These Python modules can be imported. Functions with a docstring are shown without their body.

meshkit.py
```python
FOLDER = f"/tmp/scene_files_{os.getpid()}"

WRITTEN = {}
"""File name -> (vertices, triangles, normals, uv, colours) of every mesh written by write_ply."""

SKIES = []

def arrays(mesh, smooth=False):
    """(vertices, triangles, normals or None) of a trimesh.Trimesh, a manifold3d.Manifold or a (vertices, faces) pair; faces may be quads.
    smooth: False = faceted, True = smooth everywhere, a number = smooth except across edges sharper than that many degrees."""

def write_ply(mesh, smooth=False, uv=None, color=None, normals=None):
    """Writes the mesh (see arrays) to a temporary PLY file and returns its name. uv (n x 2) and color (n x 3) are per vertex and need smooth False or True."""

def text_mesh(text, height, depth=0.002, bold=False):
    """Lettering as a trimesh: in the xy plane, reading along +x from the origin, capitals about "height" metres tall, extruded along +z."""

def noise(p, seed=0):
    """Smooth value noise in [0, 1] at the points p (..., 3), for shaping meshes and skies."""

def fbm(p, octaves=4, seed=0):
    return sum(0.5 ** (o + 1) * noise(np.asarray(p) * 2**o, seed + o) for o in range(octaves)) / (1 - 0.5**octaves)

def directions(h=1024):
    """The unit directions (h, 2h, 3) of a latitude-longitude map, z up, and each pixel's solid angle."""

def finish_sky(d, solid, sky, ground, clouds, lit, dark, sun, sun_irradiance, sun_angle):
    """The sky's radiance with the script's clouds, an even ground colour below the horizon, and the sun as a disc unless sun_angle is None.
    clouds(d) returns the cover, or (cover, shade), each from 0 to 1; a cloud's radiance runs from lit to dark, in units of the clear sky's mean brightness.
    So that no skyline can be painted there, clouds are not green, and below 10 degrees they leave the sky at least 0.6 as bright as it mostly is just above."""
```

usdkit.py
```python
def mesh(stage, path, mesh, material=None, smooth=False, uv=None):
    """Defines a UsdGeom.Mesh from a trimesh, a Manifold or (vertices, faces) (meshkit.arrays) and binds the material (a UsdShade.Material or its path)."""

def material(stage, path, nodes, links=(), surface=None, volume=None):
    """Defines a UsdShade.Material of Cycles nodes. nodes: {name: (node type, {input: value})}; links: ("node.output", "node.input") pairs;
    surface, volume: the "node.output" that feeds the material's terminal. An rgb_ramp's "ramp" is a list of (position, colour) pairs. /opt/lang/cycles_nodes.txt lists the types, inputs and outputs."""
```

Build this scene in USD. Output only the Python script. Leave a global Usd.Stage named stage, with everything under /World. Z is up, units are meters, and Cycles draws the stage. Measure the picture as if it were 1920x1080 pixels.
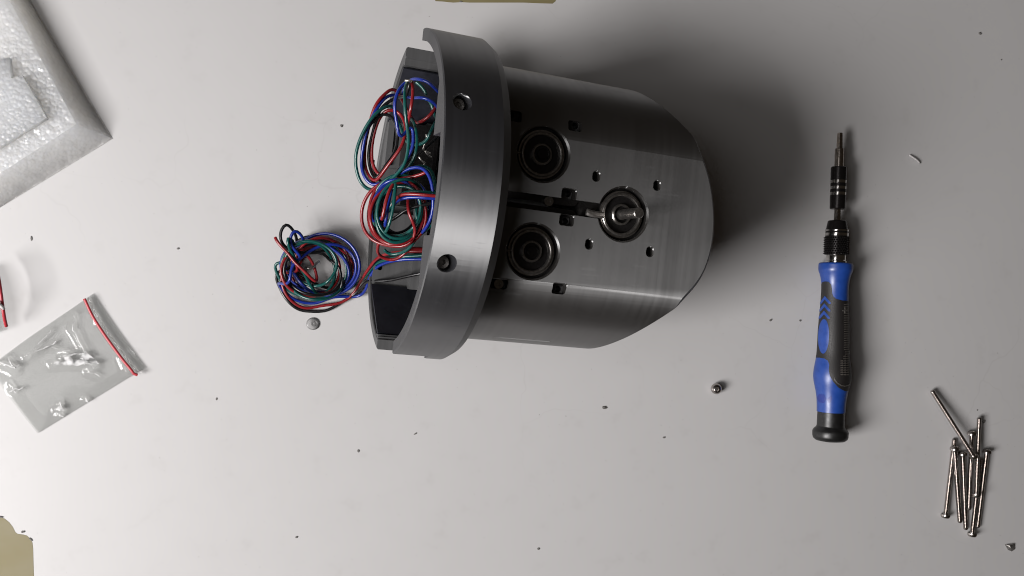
import math
import numpy as np
import trimesh
import manifold3d as m3
from manifold3d import Manifold, CrossSection
from scipy.interpolate import CubicSpline
from shapely.geometry import Polygon, box as sbox, Point
from shapely import affinity
import usdkit
import meshkit
from pxr import Usd, UsdGeom, UsdLux, UsdShade, Gf, Sdf

m3.set_circular_segments(96)
rng = np.random.default_rng(7)
stage = Usd.Stage.CreateInMemory()
UsdGeom.Xform.Define(stage, '/World')

# ------------------------------------------------------------------ camera
TAU = 0.20376929                       # lean of the camera, about the picture's vertical
CT, ST = math.cos(TAU), math.sin(TAU)
CAM = np.array([-0.105342, 0.0, 0.509792])
RIGHT = np.array([CT, 0, ST]); UP = np.array([0, 1.0, 0]); BACK = np.array([-ST, 0, CT])
TANH = 0.664 / 0.585                   # picture width / distance
cam = UsdGeom.Camera.Define(stage, '/World/camera')
cam.CreateHorizontalApertureAttr(TANH * 24.0)
cam.CreateFocalLengthAttr(24.0)
cam.CreateClippingRangeAttr((0.01, 100.0))
cam.CreateExposureAttr(0.0)
cam.AddTransformOp().Set(Gf.Matrix4d(*[float(a) for r in (np.append(RIGHT, 0), np.append(UP, 0), np.append(BACK, 0), np.append(CAM, 1)) for a in r]))


def P(u, v, z=0.0):
    """The point at height z over the table that the photograph's pixel (u, v) of 1920 x 1080 shows."""
    d = RIGHT * ((u - 960) / 1920 * TANH) + UP * ((540 - v) / 1920 * TANH) - BACK
    return CAM + d * ((z - CAM[2]) / d[2])


# ------------------------------------------------------------------ light
def look_rows(pos, target):
    b = np.array(pos, float) - np.array(target, float); b /= np.linalg.norm(b)
    r = np.cross([0, 0, 1.0], b); r /= np.linalg.norm(r)
    return r, np.cross(b, r), b


def rect_light(name, pos, target, w, h, intensity, color):
    l = UsdLux.RectLight.Define(stage, '/World/' + name)
    l.CreateWidthAttr(w); l.CreateHeightAttr(h); l.CreateIntensityAttr(intensity); l.CreateColorAttr(Gf.Vec3f(*color))
    r, u, b = look_rows(pos, target)
    l.AddTransformOp().Set(Gf.Matrix4d(*[float(a) for q in (np.append(r, 0), np.append(u, 0), np.append(b, 0), np.append(pos, 1)) for a in q]))


rect_light('window_light', (-1.006, -0.346, 0.831), (0.0, 0.0, 0.0), 0.46, 0.52, 42.0, (1.0, 0.973, 0.966))
rect_light('left_fill_light', (-0.475, 0.017, 0.823), (0.0, 0.04, 0.0), 0.36, 0.36, 3.4, (1.0, 0.982, 0.982))  # added fill with no known source, brightens the left of the table
dome = UsdLux.DomeLight.Define(stage, '/World/room_light')
dome.CreateIntensityAttr(1.0)
dm = usdkit.material(stage, '/World/Looks/room_glow', {'b': ('background_shader', {'color': (1.0, 0.78, 0.58), 'strength': 0.02})}, [], surface='b.background')
UsdShade.MaterialBindingAPI.Apply(dome.GetPrim()).Bind(dm)

# ------------------------------------------------------------------ helpers
USED = {}


def numbered(parent, name):
    k = parent + '/' + name
    n = USED.get(k, 0); USED[k] = n + 1
    return k if n == 0 else f'{k}_{n:03d}'


def tag(prim, label=None, cat=None, group=None, kind=None):
    for k, v in (('label', label), ('category', cat), ('group', group), ('kind', kind)):
        if v:
            prim.SetCustomDataByKey(k, v)
    return prim


def obj(name, mesh, mat, parent=None, smooth=30, label=None):
    path = numbered(str(parent.GetPath()) if parent else '/World', name)
    p = usdkit.mesh(stage, path, mesh, mat, smooth=smooth).GetPrim()
    if label:
        p.SetCustomDataByKey('label', label)
    return p


def thing(name, label, cat, matrix=None, group=None):
    x = UsdGeom.Xform.Define(stage, numbered('/World', name))
    if matrix is not None:
        x.AddTransformOp().Set(matrix)
    return tag(x.GetPrim(), label, cat, group)


def gm(R, t):
    """Matrix of a rotation (columns = axes) and a place."""
    R = np.asarray(R, float)
    return Gf.Matrix4d(*[float(a) for q in (np.append(R[:, 0], 0), np.append(R[:, 1], 0), np.append(R[:, 2], 0), np.append(t, 1)) for a in q])


def tm(man):
    mm = man.to_mesh()
    return trimesh.Trimesh(np.array(mm.vert_properties[:, :3], float), np.array(mm.tri_verts), process=False)


def cat(ms):
    return trimesh.util.concatenate(ms)


def box(x0, x1, y0, y1, z0, z1):
    return Manifold.cube([x1 - x0, y1 - y0, z1 - z0]).translate([x0, y0, z0])


def cyl(r, z0, z1, x=0, y=0, r2=None, n=64):
    return Manifold.cylinder(z1 - z0, r, r if r2 is None else r2, n).translate([x, y, z0])


def xcyl(r, x0, x1, n=160):
    return Manifold.cylinder(x1 - x0, r, r, n).rotate([0, 90, 0]).translate([x0, 0, 0])


def slot(cx, cy, w, h, r, z0, z1, grow=0.0):
    """A rounded rectangular prism; grow widens its top."""
    c = CrossSection.square([max(w - 2 * r, 1e-5), max(h - 2 * r, 1e-5)], True).offset(r, m3.JoinType.Round, 2, 24)
    k = ((w + 2 * grow) / w, (h + 2 * grow) / h)
    return Manifold.extrude(c, z1 - z0, 0, 0, k).translate([cx, cy, z0])


def lathe(profile, n=64):
    """Closed solid of revolution about x from (x, r) pairs that start and end at r = 0."""
    pr = np.array(profile, float)
    a = np.linspace(0, 2 * np.pi, n, endpoint=False)
    V, F = [], []
    k = len(pr)
    v = np.stack([np.repeat(pr[:, 0], n), (pr[:, 1][:, None] * np.cos(a)).ravel(), (pr[:, 1][:, None] * np.sin(a)).ravel()], 1)
    for i in range(k - 1):
        for j in range(n):
            j2 = (j + 1) % n
            q = (i * n + j, i * n + j2, (i + 1) * n + j2, (i + 1) * n + j)
            F += [(q[0], q[1], q[2]), (q[0], q[2], q[3])]
    m = trimesh.Trimesh(v, np.array(F), process=False)
    m.merge_vertices(); m.update_faces(m.nondegenerate_faces()); m.fix_normals()
    return m


def tube(pts, r, n=8, step=None):
    """A round tube along a smooth curve through pts."""
    pts = np.asarray(pts, float)
    s = np.concatenate([[0], np.cumsum(np.linalg.norm(np.diff(pts, axis=0), axis=1))])
    keep = np.concatenate([[True], np.diff(s) > 1e-6]); pts, s = pts[keep], s[keep]
    if step is not None and len(pts) > 2:
        cs = CubicSpline(s, pts)
        m = max(4, int(s[-1] / step))
        pts = cs(np.linspace(0, s[-1], m))
    t = np.gradient(pts, axis=0); t /= np.linalg.norm(t, axis=1, keepdims=True)
    nrm = np.cross(t[0], [0.3, 0.5, 0.81]); nrm /= np.linalg.norm(nrm)
    a = np.linspace(0, 2 * np.pi, n, endpoint=False)
    V = []
    for p, d in zip(pts, t):
        nrm = nrm - d * (nrm @ d); nrm /= np.linalg.norm(nrm)
        b = np.cross(d, nrm)
        V.append(p + r * (np.cos(a)[:, None] * nrm + np.sin(a)[:, None] * b))
    k = len(pts)
    V = np.vstack(V + [pts[:1], pts[-1:]])
    F = []
    for i in range(k - 1):
        for j in range(n):
            j2 = (j + 1) % n
            q = (i * n + j, i * n + j2, (i + 1) * n + j2, (i + 1) * n + j)
            F += [(q[0], q[1], q[2]), (q[0], q[2], q[3])]
    for j in range(n):
        j2 = (j + 1) % n
        F.append((k * n, j2, j)); F.append((k * n + 1, (k - 1) * n + j, (k - 1) * n + j2))
    return trimesh.Trimesh(V, np.array(F), process=False)


# ------------------------------------------------------------------ materials
def mat(name, nodes, links, surface='p.BSDF'):
    return usdkit.material(stage, '/World/Looks/' + name, nodes, links, surface=surface)


def plain(name, color, rough=0.5, metallic=0.0, spec=0.5, var=0.12, scale=400.0, bump=0.0, coat=0.0):
    """A plain material whose colour and gloss vary a little over the surface."""
    c = np.array(color, float) * (1.0 if metallic > 0.3 else 0.62)
    nodes = {'c': ('texture_coordinate', {}), 'n': ('noise_texture', {'scale': scale, 'detail': 4.0}),
             'r': ('rgb_ramp', {'ramp': [(0.3, tuple(c * (1 - var))), (0.7, tuple(np.minimum(c * (1 + var), 1)))]}),
             'g': ('map_range', {'from_min': 0.3, 'from_max': 0.7, 'to_min': rough * 0.85, 'to_max': min(rough * 1.15, 1)}),
             'p': ('principled_bsdf', {'metallic': metallic, 'specular_ior_level': spec, 'coat_weight': coat})}
    links = [('c.object', 'n.vector'), ('n.fac', 'r.fac'), ('r.color', 'p.base_color'), ('n.fac', 'g.value'), ('g.result', 'p.roughness')]
    if bump:
        nodes['b'] = ('bump', {'strength': 0.6, 'distance': bump})
        links += [('n.fac', 'b.height'), ('b.normal', 'p.normal')]
    return mat(name, nodes, links)


def printed(name, color, rough, fine=2600.0, spec=0.5, aniso=0.0, metallic=0.0):
    """3D printed plastic: fine layer lines round the x axis that smear the gloss along x, faint streaks, dull patches."""
    c = np.array(color, float)
    nodes = {
        'c': ('texture_coordinate', {}),
        'm': ('mapping', {'mapping_type': 'point', 'scale': (fine, 6.0, 6.0)}),
        'l': ('noise_texture', {'scale': 1.0, 'detail': 2.0, 'roughness': 0.6}),
        'm2': ('mapping', {'mapping_type': 'point', 'scale': (420.0, 9.0, 9.0)}),
        'l2': ('noise_texture', {'scale': 1.0, 'detail': 3.0}),
        'n3': ('noise_texture', {'scale': 45.0, 'detail': 5.0}),
        'r': ('rgb_ramp', {'ramp': [(0.3, tuple(c * 0.88)), (0.7, tuple(c * 1.12))]}),
        'm4': ('mapping', {'mapping_type': 'point', 'scale': (70.0, 900.0, 900.0)}),
        'd': ('noise_texture', {'scale': 1.0, 'detail': 1.0}),
        'n5': ('noise_texture', {'scale': 42.0, 'detail': 1.0}),
        'dm': ('math', {'math_type': 'multiply'}),
        'dr': ('rgb_ramp', {'ramp': [(0.0, (0.0, 0.0, 0.0)), (0.40, (0.0, 0.0, 0.0)), (0.46, (1.0, 1.0, 1.0))]}),
        'ga': ('math', {'math_type': 'multiply_add', 'value2': 0.10}),
        'gb': ('math', {'math_type': 'multiply_add', 'value2': 0.16, 'value3': -0.08}),
        'g': ('map_range', {'from_min': 0.25, 'from_max': 0.75, 'to_min': rough * 0.9, 'to_max': rough * 1.1}),
        'b': ('bump', {'strength': 0.25, 'distance': 0.00006}),
        'gs': ('math', {'math_type': 'add'}),
        't': ('tangent', {'direction_type': 'radial', 'axis': 'x'}),
        'p': ('principled_bsdf', {'specular_ior_level': spec, 'metallic': metallic, 'anisotropic': aniso, 'anisotropic_rotation': 0.25})}
    links = [('c.object', 'm.vector'), ('m.vector', 'l.vector'), ('c.object', 'm2.vector'), ('m2.vector', 'l2.vector'), ('c.object', 'n3.vector'),
             ('l2.fac', 'r.fac'), ('r.color', 'p.base_color'), ('n3.fac', 'g.value'), ('l2.fac', 'gb.value1'), ('c.object', 'm4.vector'), ('m4.vector', 'd.vector'), ('c.object', 'n5.vector'), ('d.fac', 'dm.value1'), ('n5.fac', 'dm.value2'),
             ('dm.value', 'dr.fac'), ('dr.color', 'ga.value1'), ('g.result', 'ga.value3'), ('ga.value', 'gs.value1'), ('gb.value', 'gs.value2'), ('gs.value', 'p.roughness'),
             ('l.fac', 'b.height'), ('b.normal', 'p.normal'), ('t.tangent', 'p.tangent')]
    return mat(name, nodes, links)


M = {}
M['body'] = printed('grey_silk_plastic', (0.014, 0.0130, 0.0123), 0.49, spec=2.45, aniso=0.96)
M['collar'] = printed('grey_matte_plastic', (0.0165, 0.017, 0.0195), 0.49, fine=1600.0, spec=2.45, aniso=0.96)
M['shell'] = printed('grey_plain_plastic', (0.055, 0.055, 0.056), 0.5, fine=2200.0, spec=0.5, aniso=0.4)
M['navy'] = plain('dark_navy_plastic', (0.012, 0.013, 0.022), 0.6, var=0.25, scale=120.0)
M['motor_black'] = plain('black_motor_metal', (0.012, 0.011, 0.011), 0.32, metallic=0.4, scale=900.0)
M['black_gloss'] = plain('black_glossy_steel', (0.30, 0.285, 0.27), 0.30, metallic=0.95, scale=700.0)
M['steel'] = plain('bright_steel', (0.62, 0.60, 0.58), 0.42, metallic=1.0, scale=700.0)
M['screw'] = plain('screw_steel', (0.43, 0.395, 0.375), 0.22, metallic=1.0, scale=900.0)
M['chrome'] = plain('chrome_plate', (0.62, 0.60, 0.58), 0.14, metallic=1.0, scale=500.0)
M['red'] = plain('red_wire_sleeve', (0.26, 0.012, 0.016), 0.3, scale=300.0)
M['blue'] = plain('blue_wire_sleeve', (0.010, 0.03, 0.28), 0.3, scale=300.0)
M['green'] = plain('green_wire_sleeve', (0.004, 0.085, 0.075), 0.3, scale=300.0)
M['black'] = plain('black_wire_sleeve', (0.008, 0.008, 0.009), 0.34, scale=300.0)
M['tin'] = plain('tinned_wire', (0.65, 0.62, 0.58), 0.3, metallic=1.0)
M['blue_plastic'] = plain('blue_handle_plastic', (0.016, 0.070, 0.36), 0.36, scale=250.0, var=0.08, bump=0.00005)
M['dark_blue'] = plain('deep_blue_plastic', (0.010, 0.035, 0.28), 0.4, scale=250.0)
M['rubber'] = plain('black_rubber', (0.014, 0.012, 0.012), 0.55, scale=1500.0, bump=0.0001)
M['rib'] = plain('dark_grey_rubber', (0.10, 0.09, 0.08), 0.45, scale=1500.0)
M['cap'] = plain('black_cap_plastic', (0.010, 0.010, 0.010), 0.38, scale=300.0)
M['tool_black'] = plain('black_oxide_steel', (0.018, 0.016, 0.016), 0.25, metallic=0.7, scale=900.0)
M['nickel'] = plain('nickel_plated_steel', (0.46, 0.41, 0.37), 0.2, metallic=1.0, scale=600.0)
M['seal'] = plain('red_seal_plastic', (0.50, 0.03, 0.045), 0.4, scale=200.0)
M['crumb'] = plain('dark_crumb', (0.17, 0.16, 0.15), 0.7, scale=2000.0, var=0.4)
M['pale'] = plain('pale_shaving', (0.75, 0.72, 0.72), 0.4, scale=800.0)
M['flake'] = plain('grey_metal_flake', (0.20, 0.19, 0.18), 0.4, metallic=0.8, scale=1500.0, var=0.4)

# white laminate with faint smudges and hair-fine scratches
M['table'] = mat('white_laminate', {
    'c': ('texture_coordinate', {}),
    'n1': ('noise_texture', {'scale': 5.0, 'detail': 5.0, 'roughness': 0.6}),
    'n2': ('noise_texture', {'scale': 60.0, 'detail': 6.0, 'roughness': 0.65}),
    'r1': ('rgb_ramp', {'ramp': [(0.3, (0.416, 0.409, 0.406)), (0.7, (0.430, 0.424, 0.423))]}),
    'r2': ('rgb_ramp', {'ramp': [(0.24, (0.94, 0.935, 0.93)), (0.42, (1.0, 1.0, 1.0))]}),
    'ds': ('noise_texture', {'scale': 700.0, 'detail': 1.0}),
    'dr': ('rgb_ramp', {'ramp': [(0.0, (0.62, 0.61, 0.60)), (0.205, (0.70, 0.69, 0.68)), (0.225, (1.0, 1.0, 1.0))]}),
    'mu3': ('mix_color', {'blend_type': 'multiply', 'fac': 1.0}),
    'mw': ('noise_texture', {'scale': 14.0, 'detail': 4.0}),
    'mx': ('mix_vector', {'fac': 0.06}),
    'v': ('voronoi_texture', {'feature': 'distance_to_edge', 'scale': 16.0}),
    'vr': ('rgb_ramp', {'ramp': [(0.0, (0.86, 0.85, 0.84)), (0.006, (1, 1, 1))]}),
    'vm': ('noise_texture', {'scale': 9.0, 'detail': 2.0}),
    'vf': ('map_range', {'from_min': 0.53, 'from_max': 0.66, 'to_min': 0.0, 'to_max': 0.45, 'clamp': True}),
    'mu': ('mix_color', {'blend_type': 'multiply', 'fac': 1.0}),
    'mu2': ('mix_color', {'blend_type': 'multiply', 'fac': 0.0}),
    'g': ('map_range', {'from_min': 0.3, 'from_max': 0.7, 'to_min': 0.40, 'to_max': 0.50}),
    'b': ('bump', {'strength': 0.15, 'distance': 0.0002}),
    'p': ('principled_bsdf', {'specular_ior_level': 0.5})},
    [('c.object', 'n1.vector'), ('c.object', 'n2.vector'), ('c.object', 'mw.vector'), ('c.object', 'mx.a'), ('mw.color', 'mx.b'), ('mx.result', 'v.vector'),
     ('v.distance', 'vr.fac'), ('c.object', 'vm.vector'), ('vm.fac', 'vf.value'), ('n1.fac', 'r1.fac'), ('n2.fac', 'r2.fac'),
     ('r1.color', 'mu.a'), ('r2.color', 'mu.b'), ('mu.result', 'mu2.a'), ('vr.color', 'mu2.b'), ('vf.result', 'mu2.fac'), ('c.object', 'ds.vector'), ('ds.fac', 'dr.fac'), ('mu2.result', 'mu3.a'), ('dr.color', 'mu3.b'), ('mu3.result', 'p.base_color'),
     ('n2.fac', 'g.value'), ('g.result', 'p.roughness'), ('n2.fac', 'b.height'), ('b.normal', 'p.normal')])
# expanded foam: beads
M['foam'] = mat('white_bead_foam', {
    'c': ('texture_coordinate', {}),
    'v': ('voronoi_texture', {'feature': 'smooth_f1', 'scale': 520.0, 'smoothness': 0.35}),
    'n': ('noise_texture', {'scale': 500.0, 'detail': 3.0}),
    'a': ('math', {'math_type': 'multiply_add', 'value2': 0.35}),
    'r': ('rgb_ramp', {'ramp': [(0.0, (0.70, 0.69, 0.66)), (0.8, (0.64, 0.63, 0.60))]}),
    'b': ('bump', {'strength': 0.5, 'distance': 0.0008, 'invert': True}),
    'p': ('principled_bsdf', {'roughness': 0.28, 'specular_ior_level': 0.6, 'subsurface_weight': 0.9, 'subsurface_scale': 0.010, 'subsurface_radius': (1.0, 0.92, 0.78)})},
    [('c.object', 'v.vector'), ('c.object', 'n.vector'), ('n.fac', 'a.value1'), ('v.distance', 'a.value3'), ('a.value', 'b.height'), ('v.distance', 'r.fac'),
     ('r.color', 'p.base_color'), ('b.normal', 'p.normal')])
M['foam_side'] = mat('white_foam_cut_side', {
    'c': ('texture_coordinate', {}),
    'm': ('mapping', {'mapping_type': 'point', 'rotation': (0, 0, 0.5), 'scale': (1.0, 4.0, 10.0)}),
    'n': ('noise_texture', {'scale': 60.0, 'detail': 5.0}),
    'b': ('bump', {'strength': 0.4, 'distance': 0.0008}),
    'p': ('principled_bsdf', {'base_color': (0.90, 0.88, 0.83), 'roughness': 0.6, 'subsurface_weight': 0.5, 'subsurface_scale': 0.006, 'subsurface_radius': (1.0, 0.9, 0.75)})},
    [('c.object', 'm.vector'), ('m.vector', 'n.vector'), ('n.fac', 'b.height'), ('b.normal', 'p.normal')])
M['film'] = mat('clear_bag_film', {
    't': ('transparent_bsdf', {'color': (0.93, 0.935, 0.93)}),
    'g': ('glossy_bsdf', {'color': (1, 1, 1), 'roughness': 0.09}),
    'f': ('fresnel', {'IOR': 1.5}),
    'fm': ('math', {'math_type': 'multiply', 'value2': 0.40, 'use_clamp': True}),
    'x': ('mix_closure', {})},
    [('f.fac', 'fm.value1'), ('fm.value', 'x.fac'), ('t.BSDF', 'x.closure1'), ('g.BSDF', 'x.closure2')], surface='x.closure')
M['clear'] = mat('clear_soft_plastic', {
    't': ('transparent_bsdf', {'color': (0.93, 0.93, 0.93)}),
    'g': ('glossy_bsdf', {'color': (0.5, 0.5, 0.5), 'roughness': 0.3}),
    'f': ('fresnel', {'IOR': 1.4}),
    'x': ('mix_closure', {})},
    [('f.fac', 'x.fac'), ('t.BSDF', 'x.closure1'), ('g.BSDF', 'x.closure2')], surface='x.closure')
M['crease_glint'] = mat('painted_glint_film', {  # pale film colour standing in for highlights on the bag
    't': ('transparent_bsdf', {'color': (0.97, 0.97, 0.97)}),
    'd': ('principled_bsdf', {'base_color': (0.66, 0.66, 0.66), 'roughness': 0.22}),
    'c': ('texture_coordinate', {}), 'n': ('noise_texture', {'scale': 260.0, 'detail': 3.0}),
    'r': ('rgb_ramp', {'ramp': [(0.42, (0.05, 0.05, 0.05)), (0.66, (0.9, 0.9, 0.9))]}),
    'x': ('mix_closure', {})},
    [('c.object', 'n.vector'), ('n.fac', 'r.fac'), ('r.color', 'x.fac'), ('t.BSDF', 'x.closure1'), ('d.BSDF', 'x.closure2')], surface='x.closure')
M['tape'] = plain('yellowed_paper_tape', (0.250, 0.212, 0.100), 0.6, scale=60.0, var=0.06)

# ------------------------------------------------------------------ setting
tb = Manifold.cube([1.9, 1.5, 0.03], True).translate([0, 0, -0.015])
tag(obj('table_surface', tm(tb), M['table'], smooth=False), 'white laminate table top with faint smudges and scratches', 'table', kind='structure')


def sheet(poly_px, th, z=0.0):
    q = [P(u, v, z)[:2] for u, v in poly_px]
    c = CrossSection([np.array(q if Polygon(q).exterior.is_ccw else q[::-1])])
    return tm(Manifold.extrude(c, th).translate([0, 0, z]))


t1 = [(-90, 955)] + [(-20, 966), (0, 970), (8, 972), (17, 979), (24, 988), (29, 998), (33, 1001), (42, 1002), (50, 1004), (57, 1010), (61, 1018), (62, 1030), (63, 1060), (65, 1130), (-90, 1130)]
tag(obj('tape_patch', sheet(t1, 0.00008), M['tape'], smooth=False), 'yellowed paper tape with a torn corner, in the lower left corner of the table', 'tape')
t2 = [(812, -60), (816, 2), (830, 3), (850, 5), (866, 4), (880, 5), (930, 5), (980, 5), (1010, 6), (1036, 7), (1042, 2), (1044, -60)]
tag(obj('tape_patch', sheet(t2, 0.00008), M['tape'], smooth=False), 'yellowed tape strip on the table above the grey motor housing', 'tape')

# ------------------------------------------------------------------ motor housing
RW = np.array([[0.98716942, 0.10247975, 0.12245177], [-0.09819026, 0.99433989, -0.04058153], [-0.12591746, 0.02803727, 0.99164444]])
TW = np.array([-0.07033816, 0.04504953, 0.07833991])
# everything of the housing is built in millimetres along its own axis and scaled to metres
MM = 0.001
housing = thing('motor_housing', 'grey 3D printed half-round motor housing with a raised collar, lying on the table', 'motor housing', gm(RW, TW))


def hob(name, man, m, parent=None, smooth=28, label=None):
    t = man if isinstance(man, trimesh.Trimesh) else tm(man)
    t = t.copy(); t.apply_scale(MM)
    return obj(name, t, m, parent or housing, smooth, label)


def rounded_profile():
    """Cross-section (y, z) of the body: flat top, rounded shoulders, round belly."""
    pts = []
    for a in np.radians(np.linspace(69.0, 0, 40)):
        pts.append((17.7 + 48.3 * math.cos(a), 2.9 + 48.3 * math.sin(a)))
    pts[0] = (35.0, 48.0)
    right = pts + [(66 * math.cos(a), 66 * math.sin(a)) for a in np.radians(np.linspace(0, -90, 40))]
    left = [(-y, z) for y, z in right[::-1]][1:]
    # the upper shoulder runs softly into the flat, the lower one meets it in a crease
    soft = [(27.4 + 37.6 * math.cos(a), 10.5 + 37.6 * math.sin(a)) for a in np.radians(np.linspace(86, 0, 40))]
    soft[0] = (30.0, 48.0)
    right = soft + [p for p in right if p[1] < 0]
    return np.array(right + left)


def inset(pts, d):
    g = Polygon(pts).buffer(-d, join_style=1)
    return np.array(g.exterior.coords)[:-1]


def prism_x(yz, x0, x1):
    yz = np.array(yz)
    if not Polygon(yz).exterior.is_ccw:
        yz = yz[::-1]
    # extrude along z then turn so that (a, b, c) -> x = c, y = a, z = b
    m = Manifold.extrude(CrossSection([yz]), x1 - x0)
    return m.transform(np.array([[0, 0, 1, x0], [1, 0, 0, 0], [0, 1, 0, 0]], float))


prof = rounded_profile()
XS = 98.0
nose = np.array([(95, -72), (98, -66.5), (104.7, -62.2), (109.8, -58.3), (117.3, -50.5), (123.6, -42.7), (129.6, -35), (135.4, -27.9), (139.3, -20.4), (141.3, -12.4), (141.9, -3.0), (141.0, 6),
                 (139.3, 13.8), (136.4, 22.3), (132.2, 30.6), (127.9, 37.6), (123.5, 44.1), (119.2, 49.6), (114.6, 54.2), (108.6, 59.2), (101, 64.5), (96, 72)])
tt_ = np.concatenate([[0], np.cumsum(np.linalg.norm(np.diff(nose, axis=0), axis=1))])
nose = CubicSpline(tt_, nose)(np.linspace(0, tt_[-1], 140))
nn_ = np.gradient(nose, axis=0); nn_ = np.stack([nn_[:, 1], -nn_[:, 0]], 1) / np.linalg.norm(nn_, axis=1, keepdims=True)
dl_ = 2.2 * np.clip((48 - np.abs(nose[:, 1])) / 10, 0, 1)[:, None]       # the bevel shows at the tip only
plan = CrossSection([np.vstack([[(0, -75)], nose - (2.2 - dl_) * nn_, [(0, 75)]])])
plan_low = CrossSection([np.vstack([[(0, -75)], nose + dl_ * nn_, [(0, 75)]])])
nose_prism = Manifold.hull(Manifold.extrude(plan_low, 125.3).translate([0, 0, -80]) + Manifold.extrude(plan, 0.02).translate([0, 0, 48.0]))
dome_in = Manifold.sphere(61, 96).translate([XS, 0, 0]) + xcyl(80, 20, XS)
belly = box(0, 200, -90, 90, 0, 90) + box(0, XS, -90, 90, -90, 1) + Manifold.sphere(66, 160).translate([XS, 0, 0])
outer = prism_x(prof, 27, 175) ^ nose_prism ^ belly
inner = prism_x(inset(prof, 4.0), 20, 175) ^ dome_in ^ Manifold.extrude(plan.offset(-3.5), 200).translate([0, 0, -100])
body = outer - inner
MOT = [(52.4, 21.8), (52.4, -21.8), (94.4, 0.0)]
for (mx, my) in MOT:
    body = body - cyl(12.2, 40, 50, mx, my, n=96) - cyl(12.2, 47.2, 48.1, mx, my, r2=13.1, n=96)
SL = [(37.6, 36.4, 6.4, 5.0), (66.4, 36.5, 6.6, 4.8), (66.6, 5.6, 6.6, 4.6), (66.8, -6.0, 6.4, 4.6), (67.1, -37.2, 6.6, 4.8), (38.6, -37.8, 8.0, 4.4),
      (78.9, 15.5, 3.2, 4.3), (109.9, 15.5, 3.2, 4.3), (78.9, -15.5, 3.2, 4.3), (109.9, -15.5, 3.2, 4.3)]
for (sx, sy, w, h) in SL:
    r = 1.2 if w > 4 else 1.55
    body = body - slot(sx, sy, w, h, r, 41, 49) - slot(sx, sy, w, h, r, 47.5, 48.1, 0.5)
body = body - box(20, 84, -3.5, 3.5, 40, 50) - box(47.5, 76.5, -70, -58, 18.6, 19.9)
hob('body', body, M['body'])

# collar: upper half ring with screw bosses, a bevelled far edge and a back wall
cpoly = np.array([(0, 71.5), (0.0, 76.6), (0.5, 77.2), (25.2, 77.2), (29.2, 74.6), (29.2, 60), (26, 60), (26, 71.5)])
ring = Manifold.revolve(CrossSection([np.stack([cpoly[:, 1], cpoly[:, 0]], 1)[::-1] if not Polygon(cpoly[:, ::-1]).exterior.is_ccw else np.stack([cpoly[:, 1], cpoly[:, 0]], 1)]), 192)
ring = ring.rotate([0, 90, 0])                      # axis z -> x
if ring.bounding_box()[0] < -1:
    ring = ring.mirror([1, 0, 0])
upper = ring ^ (box(-5, 40, 0, 90, 12.5, 90) + box(-5, 40, -90, 0, 19.5, 90) + (box(17, 40, -90, -40, 9, 30) - box(-10, 18.5, -90, -40, 9, 12)))
wall = (xcyl(72, 26, 29.0) ^ box(20, 40, -80, 80, 48.02, 90)) - box(20, 40, -3.5, 3.5, 40, 55)
boss = (box(0.02, 13, 21, 52, 56.5, 80) + box(0.02, 13, -52, -21, 58, 80)) ^ xcyl(74, -1, 20)
collar = upper + wall + boss
HOLES = [(7.4, 33.9), (7.9, -31.2)]
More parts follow.
